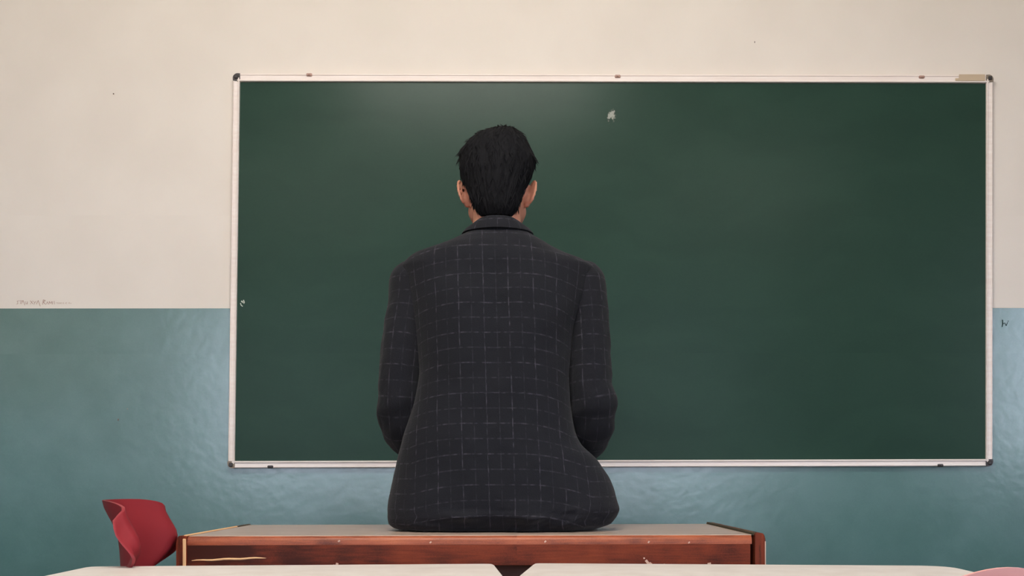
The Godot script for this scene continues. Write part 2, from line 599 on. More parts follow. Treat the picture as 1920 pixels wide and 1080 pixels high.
func lamp(label: String, at: Vector3, energy: float) -> void:
	var t := thing("ceiling_light", label, "ceiling light", at, 0.0, "fluorescent ceiling lights")
	part("housing", box_mesh(Vector3(-0.64, -0.05, -0.04), Vector3(0.64, 0, 0.04), 0.006), M.white_paint, t)
	for x in [-0.61, 0.61]: part("lamp_holder", box_mesh(Vector3(x - 0.015, -0.1, -0.018), Vector3(x + 0.015, -0.048, 0.018), 0.004), M.white_paint, t)
	var mb := MB.new()
	mb.tube(PackedVector3Array([Vector3(-0.6, -0.08, 0), Vector3(0.6, -0.08, 0)]), [0.013], 14)
	part("tube", mb.mesh(60.0), M.diffuser, t, "glowing fluorescent tube")
	for k in 4:
		var a := OmniLight3D.new()
		a.name = "tube_light"
		a.light_color = Color(1.0, 0.985, 0.95)
		a.light_energy = energy / 4.0
		a.light_size = 0.02
		a.omni_range = 14.0
		a.omni_attenuation = 2.0
		a.shadow_enabled = true
		a.position = Vector3(-0.45 + 0.3 * k, -0.12, 0)
		t.add_child(a, true)

func writing(w: Node) -> void:
	# handwriting just above the paint line on the left: each letter a few strokes, x and y in letter heights
	var z := FRONT + 0.0004
	var s := 0.0100
	var at := Vector3(-1.5, 1.4, z)
	var dark := MB.new()
	var pale := MB.new()
	var put := func(mb: MB, pts: Array, ox: float, wd: float):
		var q := []
		for p in pts: q.append(at + Vector3(ox + p[0] * s, p[1] * s, 0))
		mb.stroke(q, wd)
	put.call(dark, [[0.7, 1.0], [0.2, 0.9], [0.3, 0.5], [0.4, 0.2], [0.0, 0.0]], 0.0, 0.0012)
	put.call(dark, [[0.0, 1.0], [0.9, 1.0]], 0.009, 0.0011)
	put.call(dark, [[0.5, 1.0], [0.2, 0.1]], 0.009, 0.0012)
	put.call(dark, [[0.0, 0.1], [0.5, 1.1], [1.0, -0.3]], 0.0145, 0.0014)
	put.call(dark, [[0.0, 0.8], [0.1, 0.1], [0.5, 0.1], [0.6, 0.8], [0.6, 0.0]], 0.026, 0.0011)
	put.call(dark, [[0.0, 1.0], [0.8, 0.1]], 0.041, 0.0014)
	put.call(dark, [[0.7, 1.0], [0.0, 0.0]], 0.041, 0.0010)
	put.call(dark, [[0.0, 0.9], [0.3, 0.3], [0.7, 0.9]], 0.051, 0.0011)
	put.call(dark, [[0.3, 0.3], [0.1, -0.1]], 0.051, 0.0010)
	put.call(dark, [[0.0, 0.0], [0.5, 1.1], [1.1, -0.6]], 0.0595, 0.0014)
	put.call(dark, [[0.1, -0.1], [0.3, 1.3], [0.9, 1.1], [0.3, 0.6], [1.0, -0.1]], 0.077, 0.0015)
	put.call(dark, [[0.0, 0.0], [0.3, 0.7], [0.6, 0.0]], 0.089, 0.0012)
	put.call(dark, [[0.0, 0.0], [0.1, 0.8], [0.45, 0.2], [0.8, 0.8], [0.9, 0.0]], 0.097, 0.0012)
	put.call(dark, [[0.0, 0.8], [0.0, 0.0]], 0.108, 0.0011)
	put.call(dark, [[0.0, 0.9], [0.1, 0.0]], 0.1125, 0.0012)
	put.call(pale, [[0.0, 0.3], [0.3, 0.5], [0.4, 0.1]], 0.119, 0.0010)
	put.call(pale, [[0.0, 0.1], [0.2, 0.5], [0.5, 0.1], [0.8, 0.5], [0.9, 0.1]], 0.125, 0.0011)
	put.call(pale, [[0.3, 0.5], [0.0, 0.3], [0.4, 0.1]], 0.138, 0.0011)
	put.call(pale, [[0.4, 0.5], [0.0, 0.3], [0.4, 0.1]], 0.146, 0.0011)
	put.call(pale, [[0.5, 0.5], [0.1, 0.3], [0.6, 0.2], [1.0, 0.3]], 0.154, 0.0010)
	part("wall_writing", dark.mesh(40.0, false), M.ink_brown, w, "brown handwritten words above the paint line")
	part("wall_writing", pale.mesh(40.0, false), M.ink_faint, w, "faded end of the handwritten words")
	var mk := MB.new()
	var o := Vector3(1.4665, 1.3395, FRONT + 0.0017)
	mk.stroke([o + Vector3(0.001, 0.011, 0), o + Vector3(0.002, 0.0, 0), o + Vector3(0.0, -0.009, 0)], 0.0026)
	mk.stroke([o + Vector3(0.003, 0, 0), o + Vector3(0.008, 0.002, 0), o + Vector3(0.0125, -0.006, 0), o + Vector3(0.0165, 0.004, 0)], 0.0019)
	mk.stroke([o + Vector3(0.018, 0.006, 0), o + Vector3(0.0185, 0.009, 0)], 0.002)
	part("pen_mark", mk.mesh(40.0, false), M.ink_dark, w, "small dark pen scribble right of the chalkboard")
	for k in [[-1.2094, 2.0319, 0.0032, 0.0034], [0.7201, 2.1902, 0.0018, 0.005], [-1.1957, 1.0527, 0.003, 0.006], [-1.168, 1.085, 0.004, 0.0014]]:
		mk = MB.new()
		mk.box(Vector3(k[0] - k[2] / 2, k[1] - k[3] / 2, FRONT - 0.001), Vector3(k[0] + k[2] / 2, k[1] + k[3] / 2, FRONT + 0.002), 0.0006)
		part("wall_speck", mk.mesh(10.0), M.speck, w)

# ------------------------------------------------------------------ chalkboard
func rail(parent: Node, a: Vector3, b: Vector3, inward: Vector3, width: float) -> void:
	var mb := MB.new()
	var o := PackedVector2Array()
	for q in [[0.0, 0.0], [0.0, 0.015], [0.0015, 0.018], [0.003, 0.0185], [0.0042, 0.0165], [0.0125, 0.0162], [0.0135, 0.0195], [0.0155, 0.0205], [0.017, 0.0195], [0.0182, 0.016], [0.0182, 0.0]]:
		o.append(Vector2(q[0] / 0.0182 * width, q[1]))
	mb.extrude(o, a, b, inward, Vector3(0, 0, 1))
	part("frame_rail", mb.mesh(28.0), M.rail, parent)

func chalkboard() -> void:
	var t := thing("chalkboard", "large green chalkboard with a white metal frame hung on the front wall", "chalkboard", Vector3(0, 0, 0))
	var z := FRONT + 0.002
	var tl := Vector3(-0.8461, 2.0861, z)
	var tr := Vector3(1.4332, 2.0845, z)
	var br := Vector3(1.4290, 0.9091, z)
	var bl := Vector3(-0.8631, 0.9066, z)
	# the slightly out-of-square writing surface
	var s := 0.012
	var mb := MB.new()
	var q := [tl + Vector3(s, -s, 0), tr + Vector3(-s, -s, 0), br + Vector3(-s, s, 0), bl + Vector3(s, s, 0)]
	var f := []
	for k in q: f.append(k + Vector3(0, 0, 0.013))
	mb.poly(f)
	mb.poly([q[3], q[2], q[1], q[0]])
	for i in 4: mb.poly([q[i], q[(i + 1) % 4], f[(i + 1) % 4], f[i]])
	part("writing_surface", mb.mesh(10.0), M.board, t, "dark green matte writing surface")
	var c := 0.013
	rail(t, tl + Vector3(c, 0, 0), tr + Vector3(-c, 0, 0), Vector3(0, -1, 0), 0.0245)
	rail(t, bl + Vector3(c, 0, 0), br + Vector3(-c, 0, 0), Vector3(0, 1, 0), 0.0215)
	var up := (tl - bl).normalized()
	rail(t, bl + up * c, tl - up * c, Vector3(1, 0, 0), 0.0205)
	up = (tr - br).normalized()
	rail(t, br + up * c, tr - up * c, Vector3(-1, 0, 0), 0.0205)
	# moulded corner pieces: a quarter disc with a raised knob
	var ci := 0
	for k in [[tl, 1, -1], [tr, -1, -1], [br, -1, 1], [bl, 1, 1]]:
		mb = MB.new()
		var o := PackedVector2Array()
		o.append(Vector2(0.021, 0.021))
		o.append(Vector2(0.021, 0.0))
		for n in 7:
			var an := PI * 1.5 - PI / 2 * n / 6.0
			o.append(Vector2(0.014 + 0.0145 * cos(an), 0.014 + 0.0145 * sin(an)))
		o.append(Vector2(0.0, 0.021))
		var kx := float(k[1])
		var ky := float(k[2])
		mb.extrude(o, k[0] + Vector3(0, 0, 0.001), k[0] + Vector3(0, 0, 0.0195), Vector3(kx, 0, 0), Vector3(0, ky, 0))
		var m1 := MB.new()
		m1.box(k[0] + Vector3(kx * 0.010 - 0.006, ky * 0.010 - 0.006, 0.018), k[0] + Vector3(kx * 0.010 + 0.006, ky * 0.010 + 0.006, 0.0225), 0.002)
		var cap := part("corner_cap", mb.mesh(28.0), M.worn_plastic if ci == 3 or ci == 1 else M.black_plastic, t, ["black plastic corner piece", "worn brown corner piece", "black plastic corner piece", "worn chipped corner piece"][ci])
		part("corner_knob", m1.mesh(10.0), M.black_plastic, cap)
		ci += 1
	for k in [[-0.6185, 2.0825, M.clip], [0.3041, 2.0790, M.clip], [1.2178, 2.0780, M.clip], [-0.7359, 0.9105, M.black_plastic], [1.271, 0.9115, M.black_plastic]]:
		mb = MB.new()
		mb.box(Vector3(k[0] - 0.0085, k[1] - 0.0042, z + 0.014), Vector3(k[0] + 0.0085, k[1] + 0.0042, z + 0.0215), 0.002)
		mb.box(Vector3(k[0] - 0.003, k[1] - 0.003, z + 0.02), Vector3(k[0] + 0.003, k[1] + 0.003, z + 0.0235), 0.0012)
		part("fixing_clip", mb.mesh(10.0), k[2], t)
	mb = MB.new()
	mb.box(Vector3(1.329, 2.0655, z + 0.0195), Vector3(1.4075, 2.0852, z + 0.0216), 0.0008)
	mb.box(Vector3(1.318, 2.0655, z + 0.0193), Vector3(1.331, 2.0735, z + 0.0211), 0.0006, Transform3D(Basis(Vector3.BACK, 0.0), Vector3.ZERO))
	part("tape_patch", mb.mesh(10.0), M.tape, t, "brown peeling tape on the top rail by the right corner")
	mb = MB.new()
	var zz := z + 0.0136
	var a := [mb.p(Vector3(0.263, 1.937, zz), Vector2(0, 1)), mb.p(Vector3(0.303, 1.937, zz), Vector2(1, 1)), mb.p(Vector3(0.303, 1.987, zz), Vector2(1, 0)), mb.p(Vector3(0.263, 1.987, zz), Vector2(0, 0))]
	mb.quad(a[0], a[3], a[2], a[1])
	part("chalk_smudge", mb.mesh(40.0, false), M.smudge, t, "pale rubbed chalk smudge")
	mb = MB.new()
	var o := Vector3(-0.8225, 1.402, zz)
	mb.stroke([o + Vector3(0, 0.004, 0), o + Vector3(0.004, 0.001, 0)], 0.004)
	mb.stroke([o + Vector3(0.006, 0.007, 0), o + Vector3(0.0085, 0.001, 0), o + Vector3(0.007, -0.002, 0)], 0.003)
	mb.stroke([o + Vector3(-0.003, -0.002, 0), o + Vector3(-0.001, -0.008, 0), o + Vector3(0.003, -0.011, 0)], 0.0026)
	part("chalk_mark", mb.mesh(40.0, false), M.chalk, t, "small white chalk mark by the left rail")

# ------------------------------------------------------------------ teacher's table
func teacher_table() -> void:
	var t := thing("teacher_table", "reddish brown varnished wooden table that the person sits on", "table", Vector3(-0.0935, 0, -2.4495), deg_to_rad(0.36))
	var hw := 0.6025    # half width
	var hd := 0.2635    # half depth
	var th := 0.0215    # thickness of the end panels
	var top := 0.7575
	# slab with a rounded front nose, its outline in (z, y)
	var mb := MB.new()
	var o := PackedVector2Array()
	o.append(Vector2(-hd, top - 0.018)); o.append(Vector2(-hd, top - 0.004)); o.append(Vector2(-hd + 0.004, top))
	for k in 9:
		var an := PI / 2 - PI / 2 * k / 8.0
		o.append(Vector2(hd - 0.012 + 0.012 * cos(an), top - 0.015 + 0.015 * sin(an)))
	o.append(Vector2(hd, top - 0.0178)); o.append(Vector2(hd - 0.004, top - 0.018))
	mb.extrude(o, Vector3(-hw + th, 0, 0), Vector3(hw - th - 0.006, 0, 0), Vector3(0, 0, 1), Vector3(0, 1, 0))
	var slab := part("tabletop", mb.mesh(30.0), M.wood_nose_worn_lit, t)
	part("laminate_sheet", box_mesh(Vector3(-hw + th + 0.001, top - 0.001, -hd + 0.004), Vector3(hw - th - 0.004, top + 0.0011, hd - 0.011), 0.0006), M.top, slab, "worn beige laminate on the tabletop")
	var ap := part("front_apron", box_mesh(Vector3(-hw + th, top - 0.0605, hd - 0.024), Vector3(hw - th - 0.009, top - 0.0178, hd), 0.0006), M.wood, t)
	part("back_apron", box_mesh(Vector3(-hw + th, top - 0.0605, -hd + 0.002), Vector3(hw - th - 0.004, top - 0.0295, -hd + 0.024), 0.0022), M.wood, t)
	part("modesty_panel", box_mesh(Vector3(-hw + th, 0.33, hd - 0.095), Vector3(hw - th, top - 0.0295, hd - 0.079), 0.002), M.wood_panel, t, "darker recessed front panel")
	for s in [-1, 1]:
		mb = MB.new()
		o = PackedVector2Array()   # outline across the panel (x, y) with a rounded outer top edge
		var hgt := top + (0.0045 if s > 0 else 0.002)
		o.append(Vector2(0, 0)); o.append(Vector2(0, hgt - 0.002)); o.append(Vector2(0.002, hgt))
		for k in 7:
			var an := PI / 2 - PI / 2 * k / 6.0
			o.append(Vector2(th - 0.007 + 0.007 * cos(an), hgt - 0.018 + 0.018 * sin(an)))
		o.append(Vector2(th, 0))
		mb.extrude(o, Vector3(s * (hw - th), 0, -hd - 0.001), Vector3(s * (hw - th), 0, hd + 0.003), Vector3(s, 0, 0), Vector3(0, 1, 0))
		var pn := part("end_panel", mb.mesh(30.0), M.wood_upright, t)
		if s > 0:
			part("worn_edge", box_mesh(Vector3(hw - th - 0.0025, top - 0.001, -hd), Vector3(hw - th + 0.005, hgt + 0.0012, hd - 0.006), 0.0012), M.edge_dark, pn, "dark worn edge along the panel top")
			part("edge_chip", box_mesh(Vector3(hw - 0.0015, 0.66, hd - 0.002), Vector3(hw + 0.0006, top - 0.012, hd + 0.0036), 0.0006), M.chip, pn, "pale worn outer edge")
		else:
			part("bare_edge", box_mesh(Vector3(-hw + th - 0.0085, 0.6, hd - 0.004), Vector3(-hw + th - 0.0015, top - 0.004, hd + 0.0045), 0.0015), M.raw_wood, pn, "pale bare wood strip on the front edge")
			mb = MB.new()
			mb.box(Vector3(-hw + th - 0.007, top - 0.004, -hd * 0.55), Vector3(-hw + th - 0.001, hgt + 0.0016, hd + 0.002), 0.0016)
			part("bare_edge", mb.mesh(10.0), M.raw_wood, pn, "pale bare wood along the panel top")
			part("worn_edge", box_mesh(Vector3(-hw + th - 0.006, top - 0.002, -hd), Vector3(-hw + th + 0.002, hgt + 0.0012, -hd * 0.55), 0.0012), M.edge_dark, pn, "dark worn edge at the panel's far end")
	# a long splinter mark and chips in the apron
	mb = MB.new()
	var path := PackedVector3Array()
	var rad := []
	for k in 15:
		var u := k / 14.0
		path.append(Vector3(-0.572 + 0.152 * u, 0.7085 + 0.0055 * u + 0.0007 * sin(u * 17.0), hd - 0.0006))
		rad.append(0.0024 * pow(sin(PI * clampf(u * 0.97 + 0.02, 0.0, 1.0)), 0.5) + 0.0002)
	mb.tube(path, rad, 8)
	part("splinter_mark", mb.mesh(60.0), M.raw_wood, ap, "long pale scratch in the apron")
	var g := RandomNumberGenerator.new()
	g.seed = 77
	for k in [[-0.276, 0.7005, 0.006, 0.006], [-0.282, 0.6985, 0.004, 0.003], [0.3595, 0.7030, 0.006, 0.011], [0.366, 0.6995, 0.007, 0.006], [0.353, 0.711, 0.004, 0.004], [0.3945, 0.6985, 0.004, 0.003], [0.487, 0.6995, 0.008, 0.0045]]:
		mb = MB.new()
		mb.box(Vector3(-k[2] / 2, -k[3] / 2, -0.0012), Vector3(k[2] / 2, k[3] / 2, 0.0012), 0.0008, Transform3D(Basis(Vector3.BACK, g.randf_range(-0.7, 0.7)), Vector3(k[0], k[1], hd - 0.0008)))
		part("wood_chip", mb.mesh(10.0), M.chip, ap)
	for k in [[-0.085, 0.7445], [0.150, 0.7455], [0.3625, 0.7440], [0.4455, 0.7430], [-0.272, 0.7475]]:
		mb = MB.new()
		mb.box(Vector3(-0.0026, -0.0018, -0.001), Vector3(0.0026, 0.0018, 0.0012), 0.0009, Transform3D(Basis(Vector3.BACK, g.randf_range(0.3, 0.9)), Vector3(k[0], k[1], hd - 0.0008)))
		part("wood_chip", mb.mesh(10.0), M.chip, slab)

# ------------------------------------------------------------------ student desks
func student_desk(label: String, outline: Array, h: float) -> void:
	var lo := Vector3(9, 0, 9)
	var hi := -lo
	for q in outline:
		lo = lo.min(Vector3(q[0], 0, q[1]))
		hi = hi.max(Vector3(q[0], 0, q[1]))
	var c := (lo + hi) / 2.0
	var t := thing("student_desk", label, "desk", c, 0.0, "white desks in front of the teacher's table")
	# rounded outline
	var pts := PackedVector2Array()
	for i in outline.size():
		var a := Vector2(outline[i - 1][0], outline[i - 1][1])
		var b := Vector2(outline[i][0], outline[i][1])
		var d := Vector2(outline[(i + 1) % outline.size()][0], outline[(i + 1) % outline.size()][1])
		var r: float = outline[i][2]
		var p0 := b + (a - b).normalized() * r
		var p1 := b + (d - b).normalized() * r
		for k in 9:
			var u := k / 8.0
			pts.append(p0.lerp(b, u).lerp(b.lerp(p1, u), u) - Vector2(c.x, c.z))
	var rings := []
	var n := pts.size()
	var prof := [[0.004, h - 0.0235], [0.0, h - 0.020], [0.0, h - 0.005], [0.0012, h - 0.0018], [0.004, h]]
	var mb := MB.new()
	for pr in prof:
		var ring := PackedVector3Array()
		for i in n + 1:
			var e := pts[i % n]
			ring.append(Vector3(e.x - signf(e.x) * pr[0], pr[1], e.y - signf(e.y) * pr[0]))
		rings.append(ring)
	mb.loft(rings, [], true, true)
	part("desktop", mb.mesh(50.0), M.desk_white, t, "white laminate desktop")
	mb = MB.new()
	rings = []
	for pr in [[-0.0006, h - 0.0195], [0.0012, h - 0.0195], [0.0012, h - 0.0055], [-0.0006, h - 0.0055]]:
		var ring := PackedVector3Array()
		for i in n + 1:
			var e := pts[i % n]
			ring.append(Vector3(e.x + signf(e.x) * pr[0], pr[1], e.y + signf(e.y) * pr[0]))
		rings.append(ring)
	mb.loft(rings, [], false, false)
	part("edge_band", mb.mesh(50.0), M.desk_edge, t, "pinkish plastic edging")
	for sx in [-1, 1]:
		for sz in [-1, 1]:
			mb = MB.new()
			var e := Vector3(sx * 0.31, 0, sz * 0.12)
			mb.tube(PackedVector3Array([e + Vector3(0, 0.0, 0), e + Vector3(0, h - 0.022, 0)]), [0.0125], 12)
			part("leg", mb.mesh(50.0), M.metal_grey, t)
	mb = MB.new()
	for sz in [-1, 1]: mb.box(Vector3(-0.31, h - 0.06, sz * 0.12 - 0.01), Vector3(0.31, h - 0.0235, sz * 0.12 + 0.01), 0.002)
	for sx in [-1, 1]: mb.box(Vector3(sx * 0.31 - 0.01, h - 0.06, -0.12), Vector3(sx * 0.31 + 0.01, h - 0.0235, 0.12), 0.002)
	part("under_frame", mb.mesh(10.0), M.metal_grey, t)

# ------------------------------------------------------------------ moulded plastic chair
func chair_point(u: float, v: float, off: float, drop: float, power: float) -> Vector3:
	# v 0..1 runs over the seat from its front edge to the back, 1..2 up the backrest; u across
	var p: Vector3
	var n: Vector3
	if v <= 1.0:
		var w := lerpf(0.2, 0.1143, smoothstep(0.35, 1.0, v))   # the seat narrows to a waist, the back widens again
		var dip := 0.03 * u * u - 0.012 * sin(PI * v)
		p = Vector3(u * w, 0.435 + dip - 0.03 * smoothstep(0.25, 0.0, v), -0.20 + 0.36 * v)
		n = Vector3.DOWN
	else:
		var t := v - 1.0
		var w := lerpf(0.1143, 0.205, smoothstep(0.563, 0.863, t))
		var y := 0.435 + 0.4013 * t - drop * pow(absf(u), power) * smoothstep(0.55, 1.0, t) + 0.03 * u * u * (1.0 - smoothstep(0.0, 0.3, t))
		var z := 0.16 + 0.03 * smoothstep(0.0, 0.15, t) + 0.0305 * t + 0.0235 * pow(smoothstep(0.75, 1.0, t), 2.0)
		z -= 0.1126 * u * u * smoothstep(0.513, 0.863, t)          # the sides wrap forwards
		z += 0.0487 * pow(smoothstep(0.7, 1.0, absf(u)), 2.0) * smoothstep(0.2315, 1.0, t)   # and their rims roll back
		p = Vector3(u * w, y, z)
		n = Vector3(u * 0.7, 0.0, 1.0).normalized()
	return p + n * off

func make_chair(called: String, label: String, mat: Material, at: Vector3, turn: float, scale_: float, drop: float, power: float) -> Node3D:
	var t := thing(called, label, "chair", at, turn)
	var mb := MB.new()
	var nu := 36
	var nv := 60
	var th := 0.0055
	var grids := []
	for side in 2:
		var g := []
		for j in nv + 1:
			var row := []
			for i in nu + 1:
				row.append(mb.p(chair_point(-1.0 + 2.0 * i / nu, 2.0 * j / nv, side * th, drop, power) * scale_))
			g.append(row)
		grids.append(g)
	for j in nv:
		for i in nu:
			mb.quad(grids[0][j][i], grids[0][j][i + 1], grids[0][j + 1][i + 1], grids[0][j + 1][i])
			mb.quad(grids[1][j][i], grids[1][j + 1][i], grids[1][j + 1][i + 1], grids[1][j][i + 1])
	for j in nv:
		for e in [0, nu]:
			var q := [grids[0][j][e], grids[0][j + 1][e], grids[1][j + 1][e], grids[1][j][e]]
			if e == nu: q.reverse()
			mb.quad(q[0], q[1], q[2], q[3])
	for i in nu:
		for e in [0, nv]:
			var q := [grids[0][e][i], grids[1][e][i], grids[1][e][i + 1], grids[0][e][i + 1]]
			if e == nv: q.reverse()
			mb.quad(q[0], q[1], q[2], q[3])
	part("seat_shell", mb.mesh(60.0), mat, t)
	for sx in [-1, 1]:
		for sz in [-1, 1]:
			mb = MB.new()
			var a := Vector3(sx * (0.09 if sz > 0 else 0.15), 0.425 if sz > 0 else 0.408, sz * 0.12) * scale_
			var b := Vector3(sx * (0.11 if sz > 0 else 0.19), 0.0, sz * 0.19) * scale_
			mb.tube(PackedVector3Array([a, a.lerp(b, 0.5), b]), [0.011], 10)
			part("leg", mb.mesh(50.0), M.metal_grey, t)
	mb = MB.new()
	for sz in [-1, 1]:
		mb = MB.new()
		mb.tube(PackedVector3Array([Vector3(-0.09 if sz > 0 else -0.15, 0.424 if sz > 0 else 0.408, sz * 0.12) * scale_, Vector3(0.09 if sz > 0 else 0.15, 0.424 if sz > 0 else 0.408, sz * 0.12) * scale_]), [0.01], 8)
		part("seat_bracket", mb.mesh(50.0), M.metal_grey, t)
	return t

# ------------------------------------------------------------------ the person
const HEAD := Vector3(-0.045, 1.575, -2.489)
# height, left edge, right edge, middle depth, half depth
const TORSO := [[1.4646, -0.0890, 0.0020, -2.455, 0.050], [1.4522, -0.0980, 0.0130, -2.456, 0.054], [1.4411, -0.1110, 0.0270, -2.457, 0.061], [1.4299, -0.1330, 0.0440, -2.457, 0.071],
	[1.4163, -0.1620, 0.0675, -2.457, 0.082], [1.4052, -0.1930, 0.0850, -2.457, 0.091], [1.3904, -0.2349, 0.1158, -2.457, 0.099], [1.3756, -0.2547, 0.1540, -2.457, 0.106], [1.3620, -0.2660, 0.1765, -2.457, 0.111],
	[1.3471, -0.2640, 0.1780, -2.457, 0.115], [1.2899, -0.2480, 0.1600, -2.452, 0.125], [1.2148, -0.2340, 0.1320, -2.445, 0.131], [1.1148, -0.2210, 0.1195, -2.432, 0.126], [1.0412, -0.2340, 0.1225, -2.425, 0.122],
	[0.9807, -0.2539, 0.1323, -2.42, 0.124], [0.9504, -0.2625, 0.1468, -2.42, 0.128], [0.9189, -0.2698, 0.1807, -2.42, 0.132], [0.8801, -0.2783, 0.2073, -2.42, 0.136], [0.8510, -0.2844, 0.2194, -2.42, 0.139],
	[0.8232, -0.2898, 0.2266, -2.42, 0.141], [0.8050, -0.2917, 0.2326, -2.42, 0.142], [0.7880, -0.2917, 0.2265, -2.42, 0.141], [0.7735, -0.2881, 0.2132, -2.42, 0.136], [0.7650, -0.2772, 0.1889, -2.42, 0.128], [0.7608, -0.262, 0.176, -2.42, 0.118]]
# x, y, z, radius down each sleeve from the shoulder to the cuff
const SLEEVE_RIGHT := [[0.136, 1.374, -2.468, 0.004], [0.139, 1.368, -2.468, 0.024], [0.146, 1.353, -2.468, 0.042], [0.154, 1.329, -2.468, 0.0515], [0.160, 1.281, -2.460, 0.0505], [0.165, 1.218, -2.451, 0.0491], [0.167, 1.146, -2.441, 0.0495], [0.168, 1.090, -2.436, 0.0511],
	[0.175, 1.045, -2.437, 0.0545], [0.174, 1.005, -2.452, 0.052], [0.166, 0.972, -2.492, 0.0505], [0.150, 0.955, -2.550, 0.048], [0.126, 0.955, -2.61, 0.045], [0.103, 0.960, -2.67, 0.041], [0.090, 0.962, -2.715, 0.038]]
const SLEEVE_LEFT := [[-0.220, 1.374, -2.468, 0.004], [-0.223, 1.368, -2.468, 0.024], [-0.231, 1.353, -2.468, 0.042], [-0.241, 1.329, -2.468, 0.0525], [-0.246, 1.281, -2.460, 0.0495], [-0.252, 1.237, -2.451, 0.0490], [-0.258, 1.182, -2.441, 0.0500], [-0.264, 1.115, -2.436, 0.0492],
	[-0.268, 1.050, -2.437, 0.0498], [-0.267, 1.008, -2.452, 0.0492], [-0.256, 0.976, -2.492, 0.048], [-0.236, 0.958, -2.550, 0.046], [-0.212, 0.956, -2.61, 0.044], [-0.190, 0.960, -2.67, 0.041], [-0.178, 0.962, -2.715, 0.038]]
# height, left edge, right edge, front and back depth from the head's middle
const HAIR := [[1.6945, -0.0320, -0.0200, -0.03, -0.005], [1.6921, -0.0447, -0.0101, -0.045, 0.012], [1.6884, -0.0584, 0.0017, -0.062, 0.026], [1.6834, -0.0753, 0.0088, -0.078, 0.040], [1.6772, -0.0897, 0.0162, -0.090, 0.053], [1.6684, -0.1012, 0.0217, -0.100, 0.066],
	[1.6572, -0.1145, 0.0287, -0.106, 0.079], [1.6448, -0.1238, 0.0339, -0.106, 0.089], [1.6348, -0.1305, 0.0380, -0.104, 0.096], [1.6261, -0.1336, 0.0416, -0.100, 0.101], [1.6148, -0.1317, 0.0456, -0.088, 0.106], [1.6036, -0.1299, 0.0428, -0.070, 0.109],
	[1.5912, -0.1293, 0.0404, -0.055, 0.111], [1.5787, -0.1281, 0.0377, -0.045, 0.112], [1.5625, -0.1240, 0.0320, -0.036, 0.111], [1.5476, -0.1178, 0.0245, -0.020, 0.110], [1.5314, -0.1113, 0.0175, 0.000, 0.109], [1.5164, -0.1062, 0.0130, 0.014, 0.107], [1.5040, -0.1010, 0.0085, 0.022, 0.106], [1.4950, -0.0960, 0.0045, 0.028, 0.105], [1.4860, -0.092, 0.001, 0.034, 0.102], [1.4770, -0.087, -0.004, 0.04, 0.098], [1.4690, -0.08, -0.01, 0.04, 0.093]]

func jacket_torso() -> ArrayMesh:
	var wr := FastNoiseLite.new()
	wr.seed = 3
	wr.frequency = 1.0
	wr.fractal_octaves = 3
	var mb := MB.new()
	var rings := []
	var uvs := []
	var seg := 200
	var count := 190
	for r in count + 1:
		var row := row_at(TORSO, (TORSO.size() - 1) * float(r) / count)
		var y: float = row[0]
		var xc: float = (row[1] + row[2]) / 2.0
		var hx: float = (row[2] - row[1]) / 2.0
		var zc: float = row[3]
		var hz: float = row[4]
		var n := lerpf(2.15, 2.3, smoothstep(1.40, 1.2, y))
		n = lerpf(n, 2.9, smoothstep(0.9, 0.78, y))
		var ring := PackedVector3Array()
		for i in seg + 1:
			var an := TAU * i / seg + PI * 1.5     # starts at the front, the middle of the back is half way
			var cx := cos(an)
			var sz := sin(an)
			var p := Vector3(xc + hx * signf(cx) * pow(absf(cx), 2.0 / n), y, zc + hz * signf(sz) * pow(absf(sz), 2.0 / n))
			if sz > 0.0:   # folds of the back, deeper near the hem and under the right shoulder
				var u := p.x - xc
				var back := sz * smoothstep(1.45, 1.38, y)
				var d := -0.010 * exp(-u * u / 0.0012) * smoothstep(0.95, 1.15, y) * smoothstep(1.40, 1.30, y)      # the hollow of the spine
				d += 0.006 * exp(-pow((absf(u) - 0.085) / 0.05, 2.0)) * exp(-pow((y - 1.27) / 0.06, 2.0))           # shoulder blades
				d += wr.get_noise_2d(p.x * 7.0 + y * 4.0, y * 7.0 - p.x * 3.0) * 0.005
				d += sin((p.x * 0.8 - y) * 48.0 + 1.0) * 0.0035 * smoothstep(0.03, 0.12, u) * smoothstep(1.08, 1.2, y) * smoothstep(1.34, 1.25, y)
				var hem := smoothstep(0.835, 0.785, y)
				d += hem * (wr.get_noise_2d(p.x * 9.0 + 9.0, y * 17.0 - p.x * 5.0) * 0.018 * smoothstep(-0.25, 0.05, p.x) + wr.get_noise_2d(p.x * 4.0 - 3.0, y * 12.0) * 0.008 - 0.003)
				d += 0.016 * exp(-pow((y - 0.790 - 0.12 * absf(u - 0.05) * absf(u - 0.05)) / 0.011, 2.0)) * smoothstep(0.2, 0.1, absf(u)) * (0.6 + 0.4 * sin(p.x * 40.0))
				p.z += d * back
				p.x += d * 0.3 * signf(u) * (1.0 - sz) * smoothstep(1.40, 1.36, y)
			ring.append(p)
		# cloth lines: distance along the ring from the middle of the back
		var ruv := PackedVector2Array()
		ruv.resize(seg + 1)
		var half := seg / 2
		var run := 0.0
		var u0: float = ring[half].x + 0.047 + 0.02 + (y - 1.1) * 0.03
		ruv[half] = Vector2(u0, -y)
		for i in range(half + 1, seg + 1):
			run += ring[i].distance_to(ring[i - 1])
			ruv[i] = Vector2(u0 - run, -y - 0.9 * pow(maxf(0.0, minf(run, 0.2) - 0.05), 2.0))
		run = 0.0
		for i in range(half - 1, -1, -1):
			run += ring[i].distance_to(ring[i + 1])
			ruv[i] = Vector2(u0 + run, -y - 1.2 * pow(maxf(0.0, minf(run, 0.2) - 0.05), 2.0))
		rings.append(ring); uvs.append(ruv)
	mb.loft(rings, uvs, true, true)
	return mb.mesh(70.0)

